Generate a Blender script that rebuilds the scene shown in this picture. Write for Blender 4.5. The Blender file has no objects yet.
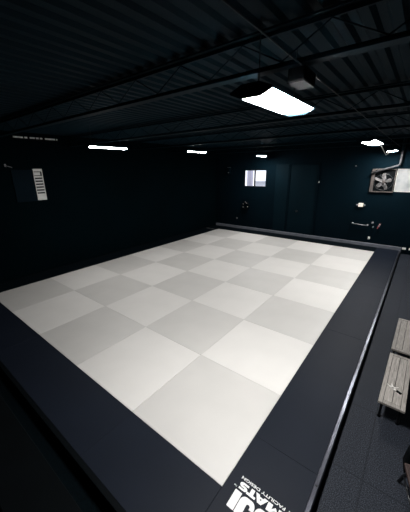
import bpy, bmesh, math, random
from mathutils import Vector, Matrix, Euler
random.seed(7)
S = bpy.context.scene
COL = S.collection
PI = math.pi

# ------------------------------------------------------------------ materials
def new_mat(name):
    m = bpy.data.materials.new(name); m.use_nodes = True
    nt = m.node_tree; b = nt.nodes['Principled BSDF']
    return m, nt, b

def mat(name, col, rough=.6, metal=0., spec=.5, noise=0., scale=8., bump=0., bscale=200., stretch=None):
    """plain surface with a little procedural mottling and grain"""
    m, nt, b = new_mat(name)
    b.inputs['Roughness'].default_value = rough
    b.inputs['Metallic'].default_value = metal
    b.inputs['Specular IOR Level'].default_value = spec
    b.inputs['Base Color'].default_value = (*col, 1)
    tc = nt.nodes.new('ShaderNodeTexCoord'); vec = tc.outputs['Object']
    if stretch:
        mp = nt.nodes.new('ShaderNodeMapping'); mp.inputs['Scale'].default_value = stretch
        nt.links.new(vec, mp.inputs['Vector']); vec = mp.outputs['Vector']
    if noise:
        n = nt.nodes.new('ShaderNodeTexNoise'); n.inputs['Scale'].default_value = scale
        n.inputs['Detail'].default_value = 6
        nt.links.new(vec, n.inputs['Vector'])
        r = nt.nodes.new('ShaderNodeMapRange')
        r.inputs['From Min'].default_value = .25; r.inputs['From Max'].default_value = .75
        r.inputs['To Min'].default_value = 1 - noise; r.inputs['To Max'].default_value = 1 + noise
        nt.links.new(n.outputs['Fac'], r.inputs['Value'])
        mx = nt.nodes.new('ShaderNodeVectorMath'); mx.operation = 'SCALE'
        mx.inputs[0].default_value = col
        nt.links.new(r.outputs['Result'], mx.inputs['Scale'])
        nt.links.new(mx.outputs['Vector'], b.inputs['Base Color'])
    if bump:
        n2 = nt.nodes.new('ShaderNodeTexNoise'); n2.inputs['Scale'].default_value = bscale
        nt.links.new(vec, n2.inputs['Vector'])
        bp = nt.nodes.new('ShaderNodeBump'); bp.inputs['Strength'].default_value = bump
        bp.inputs['Distance'].default_value = .002
        nt.links.new(n2.outputs['Fac'], bp.inputs['Height'])
        nt.links.new(bp.outputs['Normal'], b.inputs['Normal'])
    return m

def emit(name, col, s):
    m, nt, b = new_mat(name)
    b.inputs['Base Color'].default_value = (.8, .8, .8, 1)
    b.inputs['Emission Color'].default_value = (*col, 1)
    b.inputs['Emission Strength'].default_value = s
    return m

M = {}
M['mat_white'] = mat('off_white_vinyl', (.64, .625, .60), .55, 0, .5, .03, 3., .25, 260)
M['mat_grey'] = mat('pale_grey_vinyl', (.52, .508, .486), .52, 0, 1., .035, 3., .25, 260)
M['mat_navy'] = mat('navy_vinyl', (.0062, .0092, .0162), .55, 0, .12, .10, 2.5, .25, 260)
M['mat_black'] = mat('black_vinyl', (.0015, .004, .006), .6, 0, .06, .10, 2.5, .2, 260)
M['white_print'] = mat('white_print', (.75, .75, .75), .5, 0, .3, .03, 30)
M['wall'] = mat('dark_navy_wall_paint', (.0003, .0042, .0072), .8, 0, .04, .2, 1.2, .3, 90)
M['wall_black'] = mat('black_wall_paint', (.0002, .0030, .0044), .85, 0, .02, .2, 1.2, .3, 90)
M['door'] = mat('dark_navy_door_paint', (.0006, .0062, .0100), .7, 0, .05, .15, 1.5, .2, 80)
M['ceiling'] = mat('dark_navy_deck_paint', (.0009, .0105, .0175), .7, 0, .08, .25, 1.5, .2, 60)
M['beam'] = mat('dark_navy_steel_paint', (.0012, .0095, .0155), .65, 0, .08, .2, 3, .2, 60)
M['black'] = mat('black_paint', (.0012, .002, .0026), .7, 0, .05, .2, 5)
M['black_metal'] = mat('black_steel', (.008, .009, .011), .35, .2, .5, .2, 9)
M['rail_metal'] = mat('worn_aluminium', (.12, .125, .15), .3, .9, .5, .5, 14, .3, 120, (1, .25, 1))
M['rail_black'] = mat('black_rail_paint', (.001, .002, .0028), .6, 0, .06, .25, 10)
M['curb'] = mat('grey_painted_board', (.13, .14, .165), .7, 0, .15, .2, 6, .2, 90)
M['grey_metal'] = mat('dull_grey_metal', (.22, .22, .23), .45, .6, .5, .2, 12)
M['bright_metal'] = mat('bright_metal', (.80, .78, .75), .3, .25, .5, .1, 30)
M['white_plastic'] = mat('white_plastic', (.72, .70, .66), .4, 0, .4, .05, 10)
M['cream_plastic'] = mat('cream_plastic', (.80, .72, .64), .4, 0, .4, .04, 10)
M['red_plastic'] = mat('red_plastic', (.30, .05, .06), .4, 0, .4, .1, 20)
M['pink_paper'] = mat('pale_pink_paper', (.62, .40, .40), .7, 0, .3, .1, 20)
M['brown_frame'] = mat('weathered_brown_wood', (.055, .048, .045), .8, 0, .15, .5, 10, .4, 60, (4, 4, 1))
M['fan_grey'] = mat('dusty_grey_metal', (.105, .10, .10), .8, .0, .2, .8, 12, .3, 60)
M['dark_wood'] = mat('dark_brown_wood', (.028, .016, .014), .6, 0, .35, .3, 6, .3, 80, (10, 1, 10))
M['pale_slat'] = mat('pale_grey_slat_paint', (.60, .60, .58), .55, 0, .3, .08, 8)
M['vent_pale'] = mat('dusty_pale_metal', (.62, .62, .60), .6, 0, .3, .35, 22)
M['blue_panel'] = mat('dark_blue_panel', (.0005, .0052, .0092), .7, 0, .05, .2, 3)
M['outside_post'] = mat('grey_outdoor_concrete', (.55, .55, .66), .8, 0, .2, .1, 4)
M['outside_wall'] = mat('pale_outdoor_render', (.62, .64, .70), .8, 0, .2, .1, 3)
M['outside_ground'] = mat('pale_outdoor_paving', (.5, .5, .5), .9, 0, .2, .1, 1)
LAMP = dict(near_right=200, mid_right=92, far_right=170, near_left=60, mid_left=80, far_left=170)
for _k, _v in LAMP.items():
    M['lamp_' + _k] = emit('white_light_lens_' + _k, (1., .985, .97), _v)
M['pipe_grey'] = mat('dusty_grey_pipe', (.035, .035, .038), .85, 0, .3, .4, 12)

def wood_plank():
    m, nt, b = new_mat('grey_weathered_planks')
    tc = nt.nodes.new('ShaderNodeTexCoord')
    mp = nt.nodes.new('ShaderNodeMapping'); mp.inputs['Scale'].default_value = (60, 4, 60)
    n = nt.nodes.new('ShaderNodeTexNoise'); n.inputs['Scale'].default_value = 2.2; n.inputs['Detail'].default_value = 8
    n.inputs['Distortion'].default_value = .6
    cr = nt.nodes.new('ShaderNodeValToRGB')
    cr.color_ramp.elements[0].position = .3; cr.color_ramp.elements[0].color = (.15, .138, .125, 1)
    cr.color_ramp.elements[1].position = .72; cr.color_ramp.elements[1].color = (.335, .312, .285, 1)
    oi = nt.nodes.new('ShaderNodeObjectInfo')
    hs = nt.nodes.new('ShaderNodeHueSaturation')
    mr = nt.nodes.new('ShaderNodeMapRange'); mr.inputs['To Min'].default_value = .85; mr.inputs['To Max'].default_value = 1.15
    ad = nt.nodes.new('ShaderNodeVectorMath'); ad.operation = 'ADD'
    nt.links.new(tc.outputs['Object'], ad.inputs[0]); nt.links.new(oi.outputs['Random'], ad.inputs[1])
    nt.links.new(ad.outputs[0], mp.inputs['Vector']); nt.links.new(mp.outputs[0], n.inputs['Vector'])
    nt.links.new(n.outputs['Fac'], cr.inputs['Fac'])
    nt.links.new(oi.outputs['Random'], mr.inputs['Value']); nt.links.new(mr.outputs[0], hs.inputs['Value'])
    nt.links.new(cr.outputs['Color'], hs.inputs['Color']); nt.links.new(hs.outputs['Color'], b.inputs['Base Color'])
    b.inputs['Roughness'].default_value = .6
    return m
M['rubber_dimmed'] = mat('dimmed_floor_rubber', (.0010, .0030, .0042), .85, 0, .04, .5, 60, .5, 120)  # darker copy of the floor rubber, dim light put into its colour
M['plank'] = wood_plank()

def rubber():
    m, nt, b = new_mat('speckled_black_rubber')
    tc = nt.nodes.new('ShaderNodeTexCoord')
    n = nt.nodes.new('ShaderNodeTexNoise'); n.inputs['Scale'].default_value = 150; n.inputs['Detail'].default_value = 3
    cr = nt.nodes.new('ShaderNodeValToRGB')
    e = cr.color_ramp.elements
    e[0].position = .44; e[0].color = (.008, .0105, .015, 1)
    e[1].position = .68; e[1].color = (.050, .057, .074, 1)
    # butt joints between the rubber tiles
    br = nt.nodes.new('ShaderNodeTexBrick')
    br.inputs['Scale'].default_value = 1.; br.inputs['Brick Width'].default_value = .72
    br.inputs['Row Height'].default_value = .72; br.inputs['Mortar Size'].default_value = .006
    br.inputs['Color1'].default_value = (1, 1, 1, 1); br.inputs['Color2'].default_value = (.9, .9, .9, 1)
    br.inputs['Mortar'].default_value = (.6, .6, .6, 1); br.offset = 0
    mx = nt.nodes.new('ShaderNodeMix'); mx.data_type = 'RGBA'; mx.blend_type = 'MULTIPLY'
    mx.inputs['Factor'].default_value = 1
    nt.links.new(tc.outputs['Object'], n.inputs['Vector']); nt.links.new(tc.outputs['Object'], br.inputs['Vector'])
    nt.links.new(n.outputs['Fac'], cr.inputs['Fac'])
    nt.links.new(cr.outputs['Color'], mx.inputs[6]); nt.links.new(br.outputs['Color'], mx.inputs[7])
    nt.links.new(mx.outputs[2], b.inputs['Base Color'])
    bp = nt.nodes.new('ShaderNodeBump'); bp.inputs['Strength'].default_value = .6; bp.inputs['Distance'].default_value = .003
    nt.links.new(n.outputs['Fac'], bp.inputs['Height']); nt.links.new(bp.outputs['Normal'], b.inputs['Normal'])
    b.inputs['Roughness'].default_value = .62; b.inputs['Specular IOR Level'].default_value = .12
    return m
M['rubber'] = rubber()

def glass():
    m = bpy.data.materials.new('clear_window_glass'); m.use_nodes = True
    nt = m.node_tree; nt.nodes.clear()
    o = nt.nodes.new('ShaderNodeOutputMaterial'); t = nt.nodes.new('ShaderNodeBsdfTransparent')
    g = nt.nodes.new('ShaderNodeBsdfGlossy'); g.inputs['Roughness'].default_value = .05
    f = nt.nodes.new('ShaderNodeFresnel'); x = nt.nodes.new('ShaderNodeMixShader')
    t.inputs['Color'].default_value = (.96, .97, 1, 1)
    nt.links.new(f.outputs[0], x.inputs[0]); nt.links.new(t.outputs[0], x.inputs[1]); nt.links.new(g.outputs[0], x.inputs[2])
    nt.links.new(x.outputs[0], o.inputs[0])
    return m
M['glass'] = glass()

def frosted():
    m = bpy.data.materials.new('frosted_window_glass'); m.use_nodes = True
    nt = m.node_tree; nt.nodes.clear()
    o = nt.nodes.new('ShaderNodeOutputMaterial'); t = nt.nodes.new('ShaderNodeBsdfTranslucent')
    d = nt.nodes.new('ShaderNodeBsdfDiffuse'); x = nt.nodes.new('ShaderNodeMixShader'); x.inputs[0].default_value = .12
    n = nt.nodes.new('ShaderNodeTexNoise'); n.inputs['Scale'].default_value = 7
    cr = nt.nodes.new('ShaderNodeValToRGB')
    cr.color_ramp.elements[0].color = (.50, .515, .515, 1); cr.color_ramp.elements[1].color = (.66, .66, .65, 1)
    cr.color_ramp.elements[0].position = .3; cr.color_ramp.elements[1].position = .65
    tc = nt.nodes.new('ShaderNodeTexCoord')
    nt.links.new(tc.outputs['Object'], n.inputs['Vector']); nt.links.new(n.outputs['Fac'], cr.inputs['Fac'])
    nt.links.new(cr.outputs['Color'], t.inputs['Color'])
    d.inputs['Color'].default_value = (.8, .8, .8, 1)
    nt.links.new(t.outputs[0], x.inputs[1]); nt.links.new(d.outputs[0], x.inputs[2]); nt.links.new(x.outputs[0], o.inputs[0])
    return m
M['frosted'] = frosted()

# ------------------------------------------------------------------ mesh helpers
def box(bm, lo, hi, bevel=0., mtx=None):
    lo, hi = Vector(lo), Vector(hi)
    r = bmesh.ops.create_cube(bm, size=1)
    vs = r['verts']
    for v in vs:
        v.co = Vector(((lo[i] + hi[i]) / 2 + v.co[i] * (hi[i] - lo[i]) for i in range(3)))
    if bevel:
        es = list({e for v in vs for e in v.link_edges})
        rb = bmesh.ops.bevel(bm, geom=es, offset=bevel, segments=2, affect='EDGES', profile=.5)
        vs = list({v for f in rb['faces'] for v in f.verts} | {v for v in vs if v.is_valid})
    if mtx: bmesh.ops.transform(bm, matrix=mtx, verts=vs)
    return vs

def tube(bm, pts, r, seg=10, radii=None, closed=False):
    pts = [Vector(p) for p in pts]; n = len(pts); rings = []
    up = None
    for i, p in enumerate(pts):
        if closed: t = pts[(i + 1) % n] - pts[i - 1]
        else: t = pts[min(i + 1, n - 1)] - pts[max(i - 1, 0)]
        t.normalize()
        if up is None:
            a = Vector((0, 0, 1)) if abs(t.z) < .9 else Vector((1, 0, 0))
            up = (a - t * a.dot(t)).normalized()
        else: up = (up - t * up.dot(t)).normalized()
        s = t.cross(up); rr = radii[i] if radii else r
        rings.append([bm.verts.new(p + (up * math.cos(2 * PI * k / seg) + s * math.sin(2 * PI * k / seg)) * rr) for k in range(seg)])
    m = n if closed else n - 1
    for i in range(m):
        a, b = rings[i], rings[(i + 1) % n]
        for k in range(seg): bm.faces.new((a[k], a[(k + 1) % seg], b[(k + 1) % seg], b[k]))
    if not closed:
        bm.faces.new(list(reversed(rings[0]))); bm.faces.new(rings[-1])

def lathe(bm, prof, seg=20, mtx=None):
    """prof: (radius, z) from bottom to top"""
    rings = []; new = []
    for r, z in prof:
        ring = [bm.verts.new((r * math.cos(2 * PI * k / seg), r * math.sin(2 * PI * k / seg), z)) for k in range(seg)]
        rings.append(ring); new += ring
    for a, b in zip(rings, rings[1:]):
        for k in range(seg): bm.faces.new((a[k], a[(k + 1) % seg], b[(k + 1) % seg], b[k]))
    bm.faces.new(list(reversed(rings[0]))); bm.faces.new(rings[-1])
    if mtx: bmesh.ops.transform(bm, matrix=mtx, verts=new)

def prism(bm, outline, h, mtx=None, z0=0.):
    a = [bm.verts.new((x, y, z0)) for x, y in outline]; b = [bm.verts.new((x, y, z0 + h)) for x, y in outline]
    n = len(a)
    bm.faces.new(list(reversed(a))); bm.faces.new(b)
    for i in range(n): bm.faces.new((a[i], a[(i + 1) % n], b[(i + 1) % n], b[i]))
    if mtx: bmesh.ops.transform(bm, matrix=mtx, verts=a + b)

def obj(name, bm, m, parent=None, smooth=False):
    bmesh.ops.recalc_face_normals(bm, faces=bm.faces)
    me = bpy.data.meshes.new(name); bm.to_mesh(me); bm.free()
    if smooth:
        for p in me.polygons: p.use_smooth = True
    me.materials.append(M[m] if isinstance(m, str) else m)
    o = bpy.data.objects.new(name, me); COL.objects.link(o)
    if parent: o.parent = parent
    return o

def boxes(name, lst, m, parent=None, bevel=0.):
    bm = bmesh.new()
    for lo, hi in lst: box(bm, lo, hi, bevel)
    return obj(name, bm, m, parent)

def recentre(o, at):
    at = Vector(at); o.data.transform(Matrix.Translation(-at)); o.location = at; return o

def tag(o, label, cat, group=None):
    o['label'] = label; o['category'] = cat
    if group: o['group'] = group
    return o

def empty(name, loc, label, cat, group=None, rz=0.):
    o = bpy.data.objects.new(name, None); COL.objects.link(o)
    o.location = loc; o.rotation_euler = (0, 0, rz); o.empty_display_size = .1
    return tag(o, label, cat, group)

def dup(root, loc, label, rz=None):
    c = root.copy(); COL.objects.link(c); c.location = loc; c['label'] = label
    if rz is not None: c.rotation_euler = (0, 0, rz)
    for ch in list(root.children):
        d = ch.copy(); COL.objects.link(d); d.parent = c
        for g in list(ch.children):
            e = g.copy(); COL.objects.link(e); e.parent = d
    return c

def struct(o):
    o['kind'] = 'structure'; return o

# ------------------------------------------------------------------ dimensions
FZ = -.10                 # rubber floor
CZ = 2.82                 # ceiling deck
XL, XR, YB, YF = -.55, 6.7, 7.6, -2.6
W1 = (.645, 1.49, 1.51, 2.07)      # clear window in the far wall  x0 x1 z0 z1
W2 = (5.12, 5.98, 1.50, 2.065)     # frosted window in the far wall

# ------------------------------------------------------------------ the room
struct(boxes('floor', [((XL - .1, YF - .1, FZ - .1), (XR + .1, YB + .1, FZ))], 'rubber'))
struct(boxes('wall_left', [((XL - .1, YF - .1, FZ), (XL, YB + .1, CZ + .1))], 'wall_black'))
struct(boxes('wall_right', [((XR, YF - .1, FZ), (XR + .1, YB + .1, CZ + .1))], 'wall'))
struct(boxes('wall_front', [((XL, YF - .1, FZ), (XR, YF, CZ + .1))], 'wall_black'))
bw = bmesh.new()
xs = [XL, W1[0], W1[1], W2[0], W2[1], XR]
for a, b in zip(xs, xs[1:]):
    if (a, b) == W1[:2]: z = W1[2:]
    elif (a, b) == W2[:2]: z = W2[2:]
    else: z = None
    if z:
        box(bw, (a, YB, FZ), (b, YB + .1, z[0])); box(bw, (a, YB, z[1]), (b, YB + .1, CZ + .1))
    else: box(bw, (a, YB, FZ), (b, YB + .1, CZ + .1))
struct(obj('wall_back', bw, 'wall'))

# corrugated roof deck: ribs run away from the camera
bm = bmesh.new()
prof = []; x = XL
P = .125
while x < XR:
    for dx, z in ((0, 0), (.045, 0), (.065, .022), (.105, .022)):
        if x + dx <= XR: prof.append((x + dx, CZ + z))
    x += P
prof.append((XR, CZ))
lo = [[bm.verts.new((px, y, pz)) for px, pz in prof] for y in (YF, YB)]
hi = [[bm.verts.new((px, y, CZ + .12)) for px, pz in prof] for y in (YF, YB)]
for i in range(len(prof) - 1):
    bm.faces.new((lo[0][i], lo[0][i + 1], lo[1][i + 1], lo[1][i]))
    bm.faces.new((hi[0][i], hi[0][i + 1], hi[1][i + 1], hi[1][i]))
    for k in (0, 1): bm.faces.new((lo[k][i], lo[k][i + 1], hi[k][i + 1], hi[k][i]))
for i in (0, -1): bm.faces.new((lo[0][i], lo[1][i], hi[1][i], hi[0][i]))
struct(obj('ceiling', bm, 'ceiling'))

# steel joists crossing under the deck
for k, y in enumerate((-1.1, .5, 2.1, 3.7, 5.3, 6.9)):
    bm = bmesh.new()
    for zz in (CZ - .03, CZ - .215):
        box(bm, (XL, y - .035, zz), (XR, y + .035, zz + .012), .002)
        box(bm, (XL, y - .006, zz + .012 if zz < CZ - .1 else zz - .02), (XR, y + .006, zz + .032 if zz < CZ - .1 else zz))
    n = 30; st_ = (XR - XL) / n
    tube(bm, [(XL + q * st_, y, CZ - .18 if q % 2 else CZ - .05) for q in range(n + 1)], .0045, 6)
    struct(obj('trim_%d' % (k + 1), bm, 'beam'))

# pilaster and door in the far wall
struct(boxes('trim_7', [((1.855, YB - .03, FZ), (2.29, YB, 2.23))], 'door', None, .006))
d1 = struct(boxes('door_1', [((2.34, YB - .015, FZ), (3.17, YB, 2.2))], 'door', None, .004))
boxes('door_frame', [((2.30, YB - .035, FZ), (2.34, YB, 2.24)), ((3.17, YB - .035, FZ), (3.21, YB, 2.24)), ((2.34, YB - .035, 2.2), (3.17, YB, 2.24))], 'wall', d1, .004)
bm = bmesh.new()
lathe(bm, [(.026, 0), (.026, .008), (.012, .012), (.012, .035), (.028, .045), (.03, .06), (.02, .075)], 14, Matrix.Translation((2.65, YB - .015, .80)) @ Matrix.Rotation(PI / 2, 4, 'X'))
obj('door_knob', bm, 'black_metal', d1, True)

# windows
def frame_ring(bm, x0, x1, z0, z1, y0, y1, t):
    box(bm, (x0, y0, z0), (x0 + t, y1, z1)); box(bm, (x1 - t, y0, z0), (x1, y1, z1))
    box(bm, (x0 + t, y0, z0), (x1 - t, y1, z0 + t)); box(bm, (x0 + t, y0, z1 - t), (x1 - t, y1, z1))
bm = bmesh.new(); frame_ring(bm, *W1, YB + .04, YB + .08, .02)
w1 = struct(obj('window_1', bm, 'black'))
xm = 1.055
boxes('mullion', [((xm - .016, YB + .035, W1[2] + .02), (xm + .016, YB + .085, W1[3] - .02))], 'black', w1)
boxes('pane', [((W1[0] + .02, YB + .055, W1[2] + .02), (xm - .016, YB + .06, W1[3] - .02))], 'glass', w1)
boxes('pane', [((xm + .016, YB + .055, W1[2] + .02), (W1[1] - .02, YB + .06, W1[3] - .02))], 'glass', w1)
bm = bmesh.new(); frame_ring(bm, *W2, YB + .01, YB + .06, .012)
w2 = struct(obj('window_2', bm, 'white_plastic'))
boxes('frosted_pane', [((W2[0] + .012, YB + .025, W2[2] + .012), (W2[1] - .012, YB + .035, W2[3] - .012))], 'frosted', w2)

# outdoors behind the clear window
struct(boxes('ground', [((-14, YB + .1, FZ - .3), (18, 30, FZ - .2))], 'outside_ground'))
tag(recentre(boxes('concrete_post', [((-.37, 9.6, FZ - .2), (-.17, 9.80, 3.4))], 'outside_post', None, .02), (-.27, 9.70, FZ - .2)),
    'grey concrete post standing outside behind the clear window', 'post')
bm = bmesh.new()
box(bm, (-2.3, 14, FZ - .2), (1.5, 14.3, 1.36)); box(bm, (-2.35, 13.9, 1.36), (1.55, 14.4, 1.42))
tag(recentre(obj('garden_wall', bm, 'outside_wall'), (-.4, 14.15, FZ - .2)), 'pale low wall outside seen through the clear window', 'wall')

# ------------------------------------------------------------------ raised base, mats, rails
tag(recentre(boxes('mat_platform', [((-.5, -.5, FZ), (5.5, 7.5, -.04))], 'black'), (2.5, 3.5, FZ)),
    'low black platform that carries the whole field of mats', 'platform')

def slab(name, lo, hi, m, bev=.004):
    bm = bmesh.new(); box(bm, lo, hi, bev)
    o = obj(name, bm, m)
    return recentre(o, ((lo[0] + hi[0]) / 2, (lo[1] + hi[1]) / 2, lo[2]))

g = .0007
tag(recentre(boxes('dim_floor_strip', [((-.54, -.722, FZ), (4.9, -.545, FZ + .006))], 'rubber_dimmed', None, .002), (2.2, -.63, FZ)),  # added strip: the floor's dimmer light here painted as dark colour
    'added dark strip painting dimmer light on the floor between the front rail and the ledge', 'floor strip')
proto = {}
ordn = ['first', 'second', 'third', 'fourth', 'fifth', 'sixth', 'seventh']
row_txt = ['front row', 'second row from front', 'third row from front', 'middle row', 'third row from far edge', 'second row from far edge', 'last far row']
col_txt = ['at the left edge', 'second from left edge', 'middle column', 'second from right border', 'by the right border']
for j in range(7):
    for i in range(5):
        k = 'mat_grey' if (i + j) % 2 == 0 else 'mat_white'
        if k not in proto:
            proto[k] = slab('mat_tile', (i + g, j + g, -.04), (i + 1 - g, j + 1 - g, 0), k, .003)
            o = proto[k]
        else:
            o = proto[k].copy(); COL.objects.link(o)
        o.location = (i + .5, j + .5, -.04)
        c = 'pale grey' if k == 'mat_grey' else 'off-white'
        tag(o, '%s square mat tile, %s, %s' % (c, row_txt[j], col_txt[i]), 'mat', 'checkered floor mat tiles')

def border(lo, hi, m, label):
    o = slab('border_mat', (lo[0] + g, lo[1] + g, -.04), (hi[0] - g, hi[1] - g, 0), m, .0015)
    return tag(o, label, 'mat', 'dark border mats')
logo_mat = border((5, -.5), (5.5, .48), 'mat_navy', 'navy border mat with white printed lettering at the near corner')
border((5, .48), (5.5, 2.48), 'mat_navy', 'long navy border mat just past the lettered mat, right side')
border((5, 2.48), (5.5, 4.48), 'mat_navy', 'navy border mat left of the farther wooden bench, right side')
border((5, 4.48), (5.5, 6.48), 'mat_navy', 'navy border mat on the right side, next to last before the far wall')
border((5, 6.48), (5.5, 7.5), 'mat_navy', 'short navy border mat at the far right corner of the mat field')
border((4.012, -.5), (5, 0), 'mat_navy', 'navy border mat along the front edge, adjoining the lettered corner mat')
border((2.012, -.5), (4.012, 0), 'mat_navy', 'long navy border mat in the middle of the front edge')
border((.012, -.5), (2.012, 0), 'mat_navy', 'long dark border mat at the left end of the front edge')
border((-.5, -.5), (.012, 0), 'mat_navy', 'small dark border mat at the near left corner, by the left wall')
for n, (a, b, t) in enumerate(((0, 2, 'nearest the camera'), (2, 4, 'second from the camera'), (4, 6, 'third from the camera'), (6, 7, 'at the far left corner'))):
    border((-.5, a), (0, b), 'mat_black', 'black border mat along the left wall, %s' % t)
for n, (a, b, t) in enumerate(((-.5, 1, 'at the left end under the clear window'), (1, 3, 'in the middle, in front of the dark door'), (3, 5, 'at the right end below the exhaust fan'))):
    border((a, 7), (b, 7.5), 'mat_black', 'black border mat along the far wall, %s' % t)

# rails that hold the mats
def rail(lo, hi, m, label, screws=None):
    o = recentre(boxes('edge_rail', [(lo, hi)], m, None, .004), ((lo[0] + hi[0]) / 2, (lo[1] + hi[1]) / 2, lo[2]))
    tag(o, label, 'rail', 'rails around the mats')
    if screws:
        for y in screws:
            bm = bmesh.new()
            lathe(bm, [(.008, 0), (.008, .0015), (.005, .003)], 10, Matrix.Translation((0, y - (lo[1] + hi[1]) / 2, hi[2] - lo[2])))
            obj('screw', bm, 'black_metal', o)
    return o
rail((5.5, -.54, FZ), (5.53, 7.5, .006), 'rail_metal', 'worn silver metal rail along the right side of the mats', [.4, 1.4, 2.4, 3.4, 4.4, 5.4, 6.4])
rail((-.54, -.54, FZ), (5.5, -.5, .004), 'rail_black', 'black rail along the front edge of the mats')
rail((-.54, -.5, FZ), (-.5, 7.5, .002), 'rail_black', 'black rail between the mats and the left wall')
tag(recentre(boxes('curb_board', [((-.5, 7.5, FZ), (5.545, 7.56, .085))], 'curb', None, .006), (2.5, 7.53, FZ)),
    'grey board edging the mats along the far wall', 'board')
tag(recentre(boxes('grey_strip', [((-.43, 6.80, 0), (-.05, 6.845, .012))], 'grey_metal', None, .003), (-.24, 6.82, 0)),  # thin grey bar laid across the black border mat
    'short grey strip lying at the far left corner of the mats', 'strip')

# printed lettering on the near corner mat: reads towards the left wall, upside down from here
def letter_mesh():
    bm = bmesh.new(); H = .0007
    def put(outl, x0, w, y0, h):
        # local right = -x, local up = -y ; x0 = world x of the letter's left side, y0 = world y of its foot
        prism(bm, [(x0 - u * w, y0 - v * h) for u, v in outl], H, None, 0)
    def arc(cx, cy, rx, ry, a0, a1, n=8):
        return [(cx + rx * math.cos(math.radians(a0 + (a1 - a0) * k / n)), cy + ry * math.sin(math.radians(a0 + (a1 - a0) * k / n))) for k in range(n + 1)]
    # top line
    y0, h = .047, .12
    put([(0, 0), (1, 0), (1, 1), (0, 1)], 5.133, .050, y0, h)                                                     # I
    Jo = [(.52, 1), (.52, .36)] + arc(.40, .36, .12, .10, 0, -180, 6)[1:] + [(.28, .46), (0, .46), (0, .36)] + \
         arc(.34, .34, .34, .34, 180, 270) + arc(.66, .34, .34, .34, 270, 360) + [(1, 1)]
    put(Jo, 5.242, .104, y0, h)                                                                                   # J
    Uo = [(0, 1), (0, .34)] + arc(.34, .34, .34, .34, 180, 270)[1:] + arc(.66, .34, .34, .34, 270, 360) + [(1, 1), (.60, 1), (.60, .4)] + \
         arc(.5, .4, .10, .1, 0, -180, 6)[1:] + [(.40, 1)]
    put(Uo, 5.352, .104, y0, h)                                                                                   # U
    put([(0, 0), (.46, 0), (.46, .34), (.92, .34), (.92, .58), (.46, .58), (.46, .75), (1, .75), (1, 1), (0, 1)], 5.442, .084, y0, h)   # F
    # second line
    y0, h = .115, .052
    put([(0, 0), (.3, 0), (.3, .55), (.5, .12), (.7, .55), (.7, 0), (1, 0), (1, 1), (.72, 1), (.5, .55), (.28, 1), (0, 1)], 5.400, .104, y0, h)
    A = [(0, 0), (.30, 0), (.36, .16), (.64, .16), (.70, 0), (1, 0), (.66, 1), (.34, 1)]
    put([(0, 0), (.30, 0), (.36, .20), (.5, .20), (.5, .40), (.42, .40), (.5, .64), (.5, 1), (.34, 1)], 5.293, .088, y0, h)
    put([(.5, .20), (.64, .20), (.70, 0), (1, 0), (.66, 1), (.5, 1), (.5, .64), (.58, .40), (.5, .40)], 5.293, .088, y0, h)
    put([(.30, 0), (.70, 0), (.70, .70), (1, .70), (1, 1), (0, 1), (0, .70), (.30, .70)], 5.216, .064, y0, h)
    So = [(0, .02), (.0, .27), (.55, .27)] + arc(.55, .325, .09, .055, -90, 90, 5)[1:] + [(.36, .38)] + arc(.36, .69, .36, .31, 270, 90, 10)[1:] + \
         [(.95, 1), (.95, .75), (.42, .75)] + arc(.42, .69, .08, .055, 90, 270, 5)[1:] + [(.62, .635)] + arc(.62, .325, .38, .325, 90, -90, 10)[1:]
    put(So, 5.152, .062, y0, h)
    return bm
lm = obj('printed_lettering', letter_mesh(), 'white_print', logo_mat)
lm['label'] = 'white printed lettering'
lm.location = -Vector(logo_mat.location) + Vector((0, 0, .0002))

def text_part(name, body, right_x, foot_y, size, length, parent, m):
    cu = bpy.data.curves.new(name, 'FONT'); cu.body = body; cu.size = size; cu.extrude = .0003; cu.offset = size * .018
    t = bpy.data.objects.new(name, cu); COL.objects.link(t)
    bpy.context.view_layer.update()
    me = bpy.data.meshes.new_from_object(t.evaluated_get(bpy.context.evaluated_depsgraph_get()))
    bpy.data.objects.remove(t); bpy.data.curves.remove(cu)
    x0 = min(v.co.x for v in me.vertices); x1 = max(v.co.x for v in me.vertices)
    k = length / (x1 - x0)
    for v in me.vertices:
        v.co = Vector((right_x + length - (v.co.x - x0) * k, foot_y - v.co.y, v.co.z + .0004))
    me.name = name; me.materials.clear(); me.materials.append(M[m])
    o = bpy.data.objects.new(name, me); COL.objects.link(o); o.parent = parent
    o.location = -Vector(parent.location)
    return o
text_part('printed_tagline', 'BY FACILITY DESIGN', 5.080, .1475, .027, .378, logo_mat, 'white_print')
text_part('trademark_sign', 'TM', 5.060, .071, .014, .022, logo_mat, 'white_print')

# ------------------------------------------------------------------ near left: low black ledge
o = boxes('ledge', [((XL, -1.0, FZ), (4.9, -.725, .12)), ((XL, -1.0, .12), (4.9, -.7, .14))], 'black', None, .004)
tag(recentre(o, (2.2, -.85, FZ)), 'low black ledge in the near left corner beside the darkened floor strip', 'ledge')
boxes('edge_trim', [((XL - 2.2, .13, .245), (2.45 - 2.2, .156, .2605 + .004))], 'black_metal', o, .003)

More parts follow.
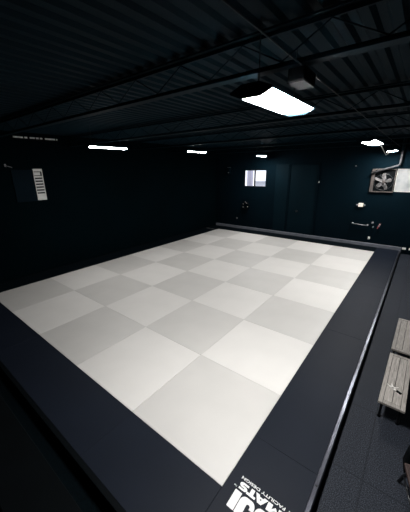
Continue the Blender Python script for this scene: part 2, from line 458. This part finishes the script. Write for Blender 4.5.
# ------------------------------------------------------------------ benches
BZ = .10
def make_bench():
    L, W, T = .862, .20, .022; H = BZ - FZ
    b = empty('bench', (0, 0, FZ), 'x', 'bench', 'low wooden benches')
    n = 4; fw = .034
    # framed plank top
    inner = W - 2 * fw
    for s in (0, 1):
        x0 = -W / 2 + s * (W - fw)
        bm = bmesh.new(); box(bm, (x0, -L / 2, H - T), (x0 + fw, L / 2, H), .003); obj('plank', bm, 'plank', b)
    for s in (-1, 1):
        bm = bmesh.new(); y = s * (L / 2 - .022)
        box(bm, (-W / 2 + fw + .002, y - .022, H - T), (W / 2 - fw - .002, y + .022, H), .003); obj('end_batten', bm, 'plank', b)
    k = 2; pw = inner / k
    for i in range(k):
        x0 = -inner / 2 + i * pw
        bm = bmesh.new(); box(bm, (x0 + .0022, -L / 2 + .046, H - T), (x0 + pw - .0022, L / 2 - .047, H - .001), .003); obj('plank', bm, 'plank', b)
    bm = bmesh.new()
    box(bm, (-W / 2 + .012, -L / 2 + .03, H - T - .025), (W / 2 - .012, -L / 2 + .055, H - T), .002)
    box(bm, (-W / 2 + .012, L / 2 - .055, H - T - .025), (W / 2 - .012, L / 2 - .03, H - T), .002)
    for s in (-1, 1):
        box(bm, (s * (W / 2 - .022) - .008, -L / 2 + .055, H - T - .025), (s * (W / 2 - .022) + .008, L / 2 - .055, H - T), .002)
    obj('under_frame', bm, 'black_metal', b)
    for sx in (-1, 1):
        for sy in (-1, 1):
            bm = bmesh.new()
            x = sx * (W / 2 - .03); y = sy * (L / 2 - .05)
            tube(bm, [(x, y, H - T - .02), (x, y, H * .5), (x, y, .006)], .011, 10)
            lg = obj('leg', bm, 'black_metal', b, True)
            bm = bmesh.new(); lathe(bm, [(.015, 0), (.015, .012), (.012, .016)], 10, Matrix.Translation((x, y, 0)))
            obj('foot_cap', bm, 'black', lg)
    return b
bench = make_bench()
bench.location = (5.856, 1.81, FZ); bench.rotation_euler = (0, 0, math.radians(-1.0))
bench['label'] = 'low grey-brown plank bench with keys on it, nearer the camera'
dup(bench, (5.873, 2.765, FZ), 'low plank bench behind the one with keys, farther along the rail', math.radians(-1.0))

# keys on the nearer bench
kz = BZ
kr = empty('key_bunch', (5.838, 1.63, kz), 'small bunch of shiny keys lying on the nearer plank bench', 'keys', None, .5); kr.scale = (.8, .8, .8)
bm = bmesh.new(); tube(bm, [(.018 * math.cos(a), .018 * math.sin(a), .003) for a in [2 * PI * k / 20 for k in range(20)]], .0025, 8, None, True)
obj('key_ring', bm, 'bright_metal', kr, True)
for a, l in ((.3, .06), (1.3, .055), (-1.2, .065), (2.2, .05)):
    bm = bmesh.new()
    mt = Matrix.Rotation(a, 4, 'Z') @ Matrix.Translation((.016, 0, .004)) @ Matrix.Rotation(.12 * math.sin(a * 5), 4, 'Y')
    lathe(bm, [(.013, 0), (.014, .001), (.013, .003)], 14, mt @ Matrix.Translation((.010, 0, 0)))
    prism(bm, [(.02, -.004), (l, -.004), (l + .004, 0), (l, .004), (l - .006, .002), (l - .012, .0045), (l - .02, .002), (.02, .004)], .0025, mt)
    obj('key', bm, 'bright_metal', kr)
bm = bmesh.new(); box(bm, (-.014, -.10, .0005), (.016, -.045, .012), .004, Matrix.Rotation(.5, 4, 'Z')); obj('key_fob', bm, 'black', kr)

# dark stool at the near right edge, with a black bag on it
st = empty('stool', (6.128, .776, FZ), 'dark brown wooden stool in the near right corner, mostly cut off', 'stool', None, math.radians(14))
hs = BZ - FZ
bm = bmesh.new(); box(bm, (-.13, -.13, hs - .025), (.13, .13, hs), .006); obj('seat', bm, 'dark_wood', st)
for sx in (-1, 1):
    for sy in (-1, 1):
        bm = bmesh.new()
        tube(bm, [(sx * .09, sy * .09, hs - .026), (sx * .115, sy * .115, hs * .45), (sx * .13, sy * .13, .003)], .012, 8, [.014, .012, .010])
        obj('leg', bm, 'black_metal', st, True)
for sx in (-1, 1):
    bm = bmesh.new(); tube(bm, [(sx * .117, -.117, .09), (sx * .117, .117, .09)], .006, 8)
    obj('stretcher', bm, 'black_metal', st, True)
bg = empty('bag', (6.095, 1.03, FZ), 'black bag with a pale pink tag standing between the dark stool and bench', 'bag', None, .1)
bm = bmesh.new()
vs = box(bm, (-.11, -.075, 0), (.11, .075, .19), .018)
for v in vs:
    if v.co.z > .08: v.co.y *= .7; v.co.x *= .92
obj('bag_body', bm, 'black', bg, True)
bm = bmesh.new(); tube(bm, [(-.05, 0, .185), (-.045, 0, .215), (0, 0, .228), (.045, 0, .215), (.05, 0, .185)], .005, 8); obj('bag_handle', bm, 'black', bg, True)
bm = bmesh.new(); box(bm, (-.075, -.062, .188), (-.035, -.02, .194), .002); obj('bag_tag', bm, 'pink_paper', bg)

# ------------------------------------------------------------------ ceiling lights
LZ = 2.46
def make_light(lens, L=.80, W=.22, D=.019):
    t = empty('ceiling_light', (0, 0, 0), 'x', 'light', 'hanging strip lights')
    # origin at the underside; housing tray with sloping sides, wrap-around lens, end caps
    n = 10
    bm = bmesh.new()
    e_ = W / 2 - .0025  # housing inset: lens rim added to glow upward, for a halo on the deck
    sec = [(-e_, .028), (-e_, .034), (-.05, .06), (.05, .06), (e_, .034), (e_, .028)]
    prism(bm, sec, L, Matrix(((1, 0, 0, 0), (0, 0, 1, -L / 2), (0, 1, 0, 0), (0, 0, 0, 1))))
    obj('housing', bm, 'beam', t)
    bm = bmesh.new()
    sec = [(W / 2 * math.cos(a), .028 - D * math.sin(a)) for a in [PI * k / n for k in range(n + 1)]]
    prism(bm, sec, L - .03, Matrix(((1, 0, 0, 0), (0, 0, 1, -(L - .03) / 2), (0, 1, 0, 0), (0, 0, 0, 1))))
    obj('lens', bm, lens, t)
    for s in (-1, 1):
        bm = bmesh.new()
        sec = [(-W / 2 - .008, .026), (-W * .25, .0), (W * .25, .0), (W / 2 + .008, .026), (W / 2 + .008, .036), (.05, .063), (-.05, .063), (-W / 2 - .008, .036)]
        y0 = s * (L / 2 + .001) - .007
        prism(bm, sec, .014, Matrix(((1, 0, 0, 0), (0, 0, 1, y0), (0, 1, 0, 0), (0, 0, 0, 1))))
        obj('end_cap', bm, 'beam', t)
        bm = bmesh.new()
        tube(bm, [(0, s * L * .375, .058), (0, s * L * .375, CZ - LZ - .001)], .003, 6)
        obj('hanger_wire', bm, 'black_metal', t)
    return t
LZ = 2.46
def hang(lens, x, y, z, label, *dim):
    t = make_light('lamp_' + lens, *dim); t.location = (x, y, z); t['label'] = label
hang('near_right', 4.962, .585, LZ - .02, 'largest bright white strip light, nearest the camera', .64)
hang('mid_right', 4.945, 4.12, LZ - .01, 'bright white strip light in the right row, second from the camera', .94, .23, .013)
hang('far_right', 4.96, 6.95, LZ - .01, 'small bright strip light above the grey pipe by the far wall', .60, .22, .012)
hang('near_left', 1.17, 1.90, LZ, 'white strip light in the left row nearest the camera', .76, .17, .016)
hang('mid_left', 1.45, 4.02, LZ, 'faint thin strip light in the left row, second from the camera', .68, .11, .010)
hang('far_left', 1.63, 6.85, LZ - .01, 'small strip light above the clear window by the far wall', .6, .13, .016)

# conduit, junction box and the cord between two lights
bm = bmesh.new(); tube(bm, [(5.15, YF, 2.592), (5.14, 0, 2.592), (5.12, 2.4, 2.592), (5.09, 5.2, 2.592), (5.08, YB, 2.592)], .0035, 8)
tag(obj('conduit', bm, 'pipe_grey', None, True), 'thin grey conduit running along the ceiling past the bright lights', 'conduit')
jb = recentre(boxes('junction_box', [((5.07, .45, 2.525), (5.16, .62, 2.586))], 'black', None, .006), (5.11, .55, 2.586))
tag(jb, 'dark junction box under the ceiling beam above the largest light', 'box')
bm = bmesh.new(); box(bm, (-.046, -.09, -.064), (.046, .08, -.061), .001); obj('cover_plate', bm, 'black', jb)
bm = bmesh.new()
tube(bm, [(5.02, 4.56, 2.475), (5.03, 4.72, 2.44), (5.05, 5.05, 2.36), (5.06, 5.22, 2.325), (5.05, 5.6, 2.36), (5.03, 6.2, 2.42), (4.97, 6.652, 2.475)], .0065, 8)
tag(obj('power_cord', bm, 'white_plastic', None, True), 'pale cord sagging between the two bright lights of the right row', 'cord')

# ------------------------------------------------------------------ far wall fittings
ef = empty('exhaust_fan', (4.84, YB, 1.775), 'dusty grey exhaust fan in a weathered brown frame beside the frosted window', 'fan')
w, h = .27, .30
bm = bmesh.new()
box(bm, (-w, -.05, -h), (-w + .075, 0, h), .004); box(bm, (w - .02, -.05, -h), (w, 0, h), .004)
box(bm, (-w + .075, -.05, -h), (w - .02, 0, -h + .03), .004); box(bm, (-w + .075, -.05, h - .035), (w - .02, 0, h), .004)
obj('frame', bm, 'brown_frame', ef)
bm = bmesh.new(); box(bm, (-w + .07, -.012, -h + .025), (w - .015, -.002, h - .03)); obj('back_panel', bm, 'black', ef)
Rm = Matrix.Translation((.03, -.03, -.035)) @ Matrix.Rotation(PI / 2, 4, 'X')
for q, (a, fs) in enumerate(((.5, .9), (1.75, 1.15), (2.75, 1.2), (4.0, .95), (5.2, 1.05))):
    bm = bmesh.new()
    outl = [(.03, -.018), (.08, -.055), (.15, -.075), (.19, -.05), (.195, .005), (.15, .03), (.08, .025), (.03, .018)]
    prism(bm, outl, .006, Rm @ Matrix.Rotation(a, 4, 'Z') @ Matrix.Rotation(.25 + .18 * (q % 3), 4, 'X') @ Matrix.Diagonal((fs, fs * 1.1, 1, 1)))
    obj('blade', bm, 'fan_grey', ef)
bm = bmesh.new(); lathe(bm, [(.045, -.012), (.045, .012), (.03, .024), (.01, .028)], 18, Rm); obj('hub', bm, 'brown_frame', ef, True)
bm = bmesh.new()
for r in (.10, .205): tube(bm, [Rm @ Vector((r * math.cos(a), r * math.sin(a), .034)) for a in [2 * PI * k / 28 for k in range(28)]], .0045, 6, None, True)
for q in range(4):
    a = q * PI / 2 + .5
    tube(bm, [Rm @ Vector((.02 * math.cos(a), .02 * math.sin(a), .036)), Rm @ Vector((.235 * math.cos(a), .235 * math.sin(a), .030))], .004, 6)
obj('guard', bm, 'black_metal', ef, True)

bm = bmesh.new()
pts = [(4.56, 7.5, 1.965)]
c1, c2 = Vector((5.10, 7.5, 2.138)), Vector((5.155, 7.5, 2.215))
mid = Vector((5.152, 7.5, 2.155))
for k in range(9):
    t = k / 8; pts.append(tuple((1 - t) ** 2 * c1 + 2 * t * (1 - t) * mid + t * t * c2))
pts += [(5.16, 7.5, 2.5)]
tube(bm, pts, .025, 14)
pp = obj('pipe', bm, 'pipe_grey', None, True); tag(pp, 'bent grey pipe crossing in front of the exhaust fan', 'pipe')
bm = bmesh.new(); tube(bm, [(5.16, 7.5, 2.5), (5.162, 7.5, CZ)], .034, 14); obj('upper_sleeve', bm, 'beam', pp, True)
bm = bmesh.new()
tube(bm, [(5.156, 7.5, 2.40), (5.156, YB, 2.40)], .008, 8)
obj('bracket', bm, 'black_metal', pp, True)

em = empty('emergency_light', (4.43, YB, 1.115), 'small cream emergency light with two grey heads on the dark far wall', 'light')
bm = bmesh.new(); box(bm, (-.062, -.055, -.052), (.062, 0, .052), .008); obj('light_body', bm, 'cream_plastic', em)
for s in (-1, 1):
    bm = bmesh.new()
    lathe(bm, [(.014, 0), (.024, .012), (.027, .035), (.024, .04)], 14, Matrix.Translation((s * .088, -.02, .0)) @ Matrix.Rotation(PI / 2, 4, 'X'))
    tube(bm, [(s * .058, -.03, 0), (s * .085, -.03, 0)], .007, 8)
    obj('lamp_head', bm, 'grey_metal', em, True)

gb = empty('grab_bar', (4.48, YB, .58), 'thin grey metal bar fixed low on the far wall', 'bar')
bm = bmesh.new(); tube(bm, [(-.2, -.06, .012), (0, -.06, 0), (.2, -.06, -.012)], .012, 10); obj('bar', bm, 'grey_metal', gb, True)
for s in (-1, 1):
    bm = bmesh.new(); tube(bm, [(s * .19, -.06, -s * .011), (s * .19, 0, -s * .011)], .014, 10); lathe(bm, [(.026, 0), (.026, .006)], 14, Matrix.Translation((s * .19, 0, -s * .011)) @ Matrix.Rotation(PI / 2, 4, 'X'))
    obj('mount', bm, 'grey_metal', gb, True)
def wall_knob(x, z, r, m, label, name, cat):
    bm = bmesh.new()
    lathe(bm, [(r * 1.1, 0), (r * 1.1, .006), (r * .5, .01), (r * .5, .03), (r, .04), (r, .055), (r * .6, .062)], 14, Matrix.Translation((x, YB, z)) @ Matrix.Rotation(PI / 2, 4, 'X'))
    return tag(recentre(obj(name, bm, m, None, True), (x, YB, z)), label, cat)
wall_knob(4.785, .65, .026, 'grey_metal', 'upper grey knob right of the thin metal bar on the far wall', 'round_fitting', 'wall fitting')
wall_knob(4.81, .535, .018, 'grey_metal', 'lower smaller grey knob right of the thin metal bar', 'round_fitting', 'wall fitting')
vh = empty('valve', (4.945, YB, .58), 'small valve with a red lever right of the grey knobs', 'valve')
bm = bmesh.new(); tube(bm, [(0, 0, 0), (0, -.05, 0)], .012, 10); lathe(bm, [(.022, 0), (.022, .035)], 12, Matrix.Translation((0, -.045, -.02))); obj('valve_body', bm, 'grey_metal', vh, True)
bm = bmesh.new(); box(bm, (-.014, -.065, -.075), (.014, -.055, .02), .004, Matrix.Rotation(.35, 4, 'Y')); obj('lever', bm, 'red_plastic', vh)
bm = bmesh.new(); box(bm, (.0, -.06, .03), (.035, -.045, .065), .004); obj('dial', bm, 'pink_paper', vh)
def plate(name, x, z, w, h, d, m, label, cat):
    bm = bmesh.new(); box(bm, (x - w / 2, YB - d, z - h / 2), (x + w / 2, YB, z + h / 2), .004)
    o = tag(recentre(obj(name, bm, m), (x, YB, z)), label, cat)
    return o
o = plate('socket', 4.76, .215, .05, .065, .02, 'white_plastic', 'small white wall socket under the grey knobs on the far wall', 'socket')
boxes('socket_slots', [((-.008, -.022, -.012), (-.004, -.019, .012)), ((.004, -.022, -.012), (.008, -.019, .012))], 'black', o)
o = plate('socket', .41, .355, .045, .06, .016, 'grey_metal', 'small grey wall socket low under the black coil, far left', 'socket')
boxes('socket_slots', [((-.008, -.018, -.012), (-.004, -.015, .012)), ((.004, -.018, -.012), (.008, -.015, .012))], 'black', o)
sw = plate('light_switch', 3.23, 1.71, .03, .055, .014, 'vent_pale', 'tiny pale switch on the far wall right of the dark door', 'switch')
boxes('rocker', [((-.007, -.018, -.014), (.007, -.013, .014))], 'vent_pale', sw)
plate('wall_sensor', 4.155, 2.15, .03, .02, .03, 'grey_metal', 'tiny grey sensor high on the far wall left of the exhaust fan', 'sensor')
sp = plate('wall_speaker', .045, 2.05, .10, .22, .08, 'wall', 'small dark box high on the far wall left of the clear window', 'box')
boxes('top_edge', [((-.05, -.082, .105), (.05, -.0, .115))], 'grey_metal', sp)
bm = bmesh.new(); lathe(bm, [(.02, 0), (.02, .008), (.012, .012)], 12, Matrix.Translation((0, -.08, -.07)) @ Matrix.Rotation(PI / 2, 4, 'X')); obj('dial', bm, 'grey_metal', sp)
for x, t in ((5.60, 'left'), (5.735, 'right')):
    plate('floor_socket', x, .05, .085 if t == 'left' else .07, .045, .05, 'white_plastic',
          'small white box low on the far wall, %s' % ('nearer the grey board' if t == 'left' else 'farther from the board'), 'box')

# coil of black hose hung on the far wall
hc = empty('hose_coil', (.80, YB, .875), 'small shiny black hose coil hanging below the clear window', 'hose')
bm = bmesh.new()
pts = []
for k in range(150):
    a = 2 * PI * k / 30; r = .105 + .012 * math.sin(k * .9) + .004 * (k // 30)
    pts.append((r * math.cos(a), -.03 - .012 * (k // 30) - .012 * (k % 30) / 30, r * math.sin(a) - .02))
tube(bm, pts, .014, 8); obj('hose', bm, 'rail_black', hc, True)
bm = bmesh.new(); tube(bm, [(0, 0, .085), (0, -.09, .075), (0, -.10, .12)], .009, 8); obj('hook', bm, 'grey_metal', hc, True)
for a, r in ((60, .03), (-20, .035), (215, .032), (150, .022)):  # pale tabs paint the coil's highlights as colour
    bm = bmesh.new(); x, z = .105 * math.cos(math.radians(a)), .105 * math.sin(math.radians(a)) - .02
    box(bm, (x - .012, -.106, z - r / 2), (x + .012, -.100, z + r / 2), .003, Matrix.Translation((x, 0, z)) @ Matrix.Rotation(math.radians(90 - a), 4, 'Y') @ Matrix.Translation((-x, 0, -z)))
    obj('hose_glint', bm, 'vent_pale', hc)

# ------------------------------------------------------------------ left wall fittings
ws = empty('window_shutter', (XL, 1.16, 1.82), 'dark blue panel with a pale slatted strip on the left wall', 'shutter')
bm = bmesh.new(); box(bm, (0, -.28, -.31), (.02, .09, .31), .004); obj('dark_panel', bm, 'blue_panel', ws)
sf = bmesh.new()
y0, y1, z0, z1 = .10, .275, -.295, .325; t = .012
box(sf, (0, y0, z0), (.03, y0 + t, z1)); box(sf, (0, y1 - t, z0), (.03, y1, z1))
box(sf, (0, y0 + t, z1 - .05), (.03, y1 - t, z1)); box(sf, (0, y0 + t, z0), (.03, y1 - t, z0 + .13))
fr = obj('slat_frame', sf, 'pale_slat', ws)
boxes('slat_backing', [((0, y0 + t, z0 + .13), (.006, y1 - t, z1 - .05))], 'black', ws)
box_z = z1 - .06
boxes('small_pane', [((.006, y0 + t + .006, z1 - .125), (.02, y1 - t - .03, z1 - .065))], 'pale_slat', ws)
for k in range(6):
    z = z0 + .158 + k * .0585
    boxes('slat', [((.006, y0 + t, z), (.024, y1 - t, z + .030))], 'pale_slat', ws)
wv = empty('wall_vent', (XL, 1.445, 2.725), 'narrow pale slotted vent high on the left wall under the ceiling', 'vent')
boxes('vent_frame', [((0, -.43, -.04), (.02, .43, .03))], 'black', wv, .003)
for a, b in ((-.41, -.24), (-.215, -.165), (-.12, -.03), (-.01, .04), (.065, .11), (.16, .36), (.385, .405)):
    boxes('vent_slot', [((.018, a, -.014), (.028, b, .014))], 'vent_pale', wv, .002)
wb = empty('wall_bracket', (XL, .855, 2.18), 'small grey bracket on the left wall beside the dark blue panel', 'bracket')
bm = bmesh.new(); tube(bm, [(.0, -.04, .03), (.03, -.02, .015), (.03, .03, .0), (.02, .06, -.01)], .007, 8); obj('arm', bm, 'grey_metal', wb, True)
bm = bmesh.new(); box(bm, (0, -.055, .005), (.006, -.025, .055), .002); obj('base_plate', bm, 'grey_metal', wb)

# ------------------------------------------------------------------ daylight
wd = bpy.data.worlds.new('overcast_sky'); S.world = wd; wd.use_nodes = True
bgn = wd.node_tree.nodes['Background']
bgn.inputs['Color'].default_value = (.96, .97, 1., 1); bgn.inputs['Strength'].default_value = 1.7

# ------------------------------------------------------------------ camera
yaw, pitch, roll = -0.66926867, -0.30897697, -0.01053443
loc = Vector((5.72961, -1.08648, 2.09749))
fw = Vector((math.sin(yaw) * math.cos(pitch), math.cos(yaw) * math.cos(pitch), math.sin(pitch)))
rt = Vector((math.cos(yaw), -math.sin(yaw), 0)); up = rt.cross(fw)
r2 = rt * math.cos(roll) + up * math.sin(roll); u2 = up * math.cos(roll) - rt * math.sin(roll)
cd = bpy.data.cameras.new('camera'); cd.sensor_fit = 'VERTICAL'; cd.sensor_height = 36; cd.sensor_width = 36
cd.lens = 270.779 / 512 * 36; cd.clip_start = .02
co = bpy.data.objects.new('camera', cd); COL.objects.link(co)
co.matrix_world = Matrix(((r2.x, u2.x, -fw.x, loc.x), (r2.y, u2.y, -fw.y, loc.y), (r2.z, u2.z, -fw.z, loc.z), (0, 0, 0, 1)))
S.camera = co
vs = S.view_settings
S.display_settings.display_device = 'sRGB'
vs.view_transform = 'Standard'; vs.look = 'None'; vs.exposure = 0; vs.gamma = 1; vs.use_curve_mapping = False
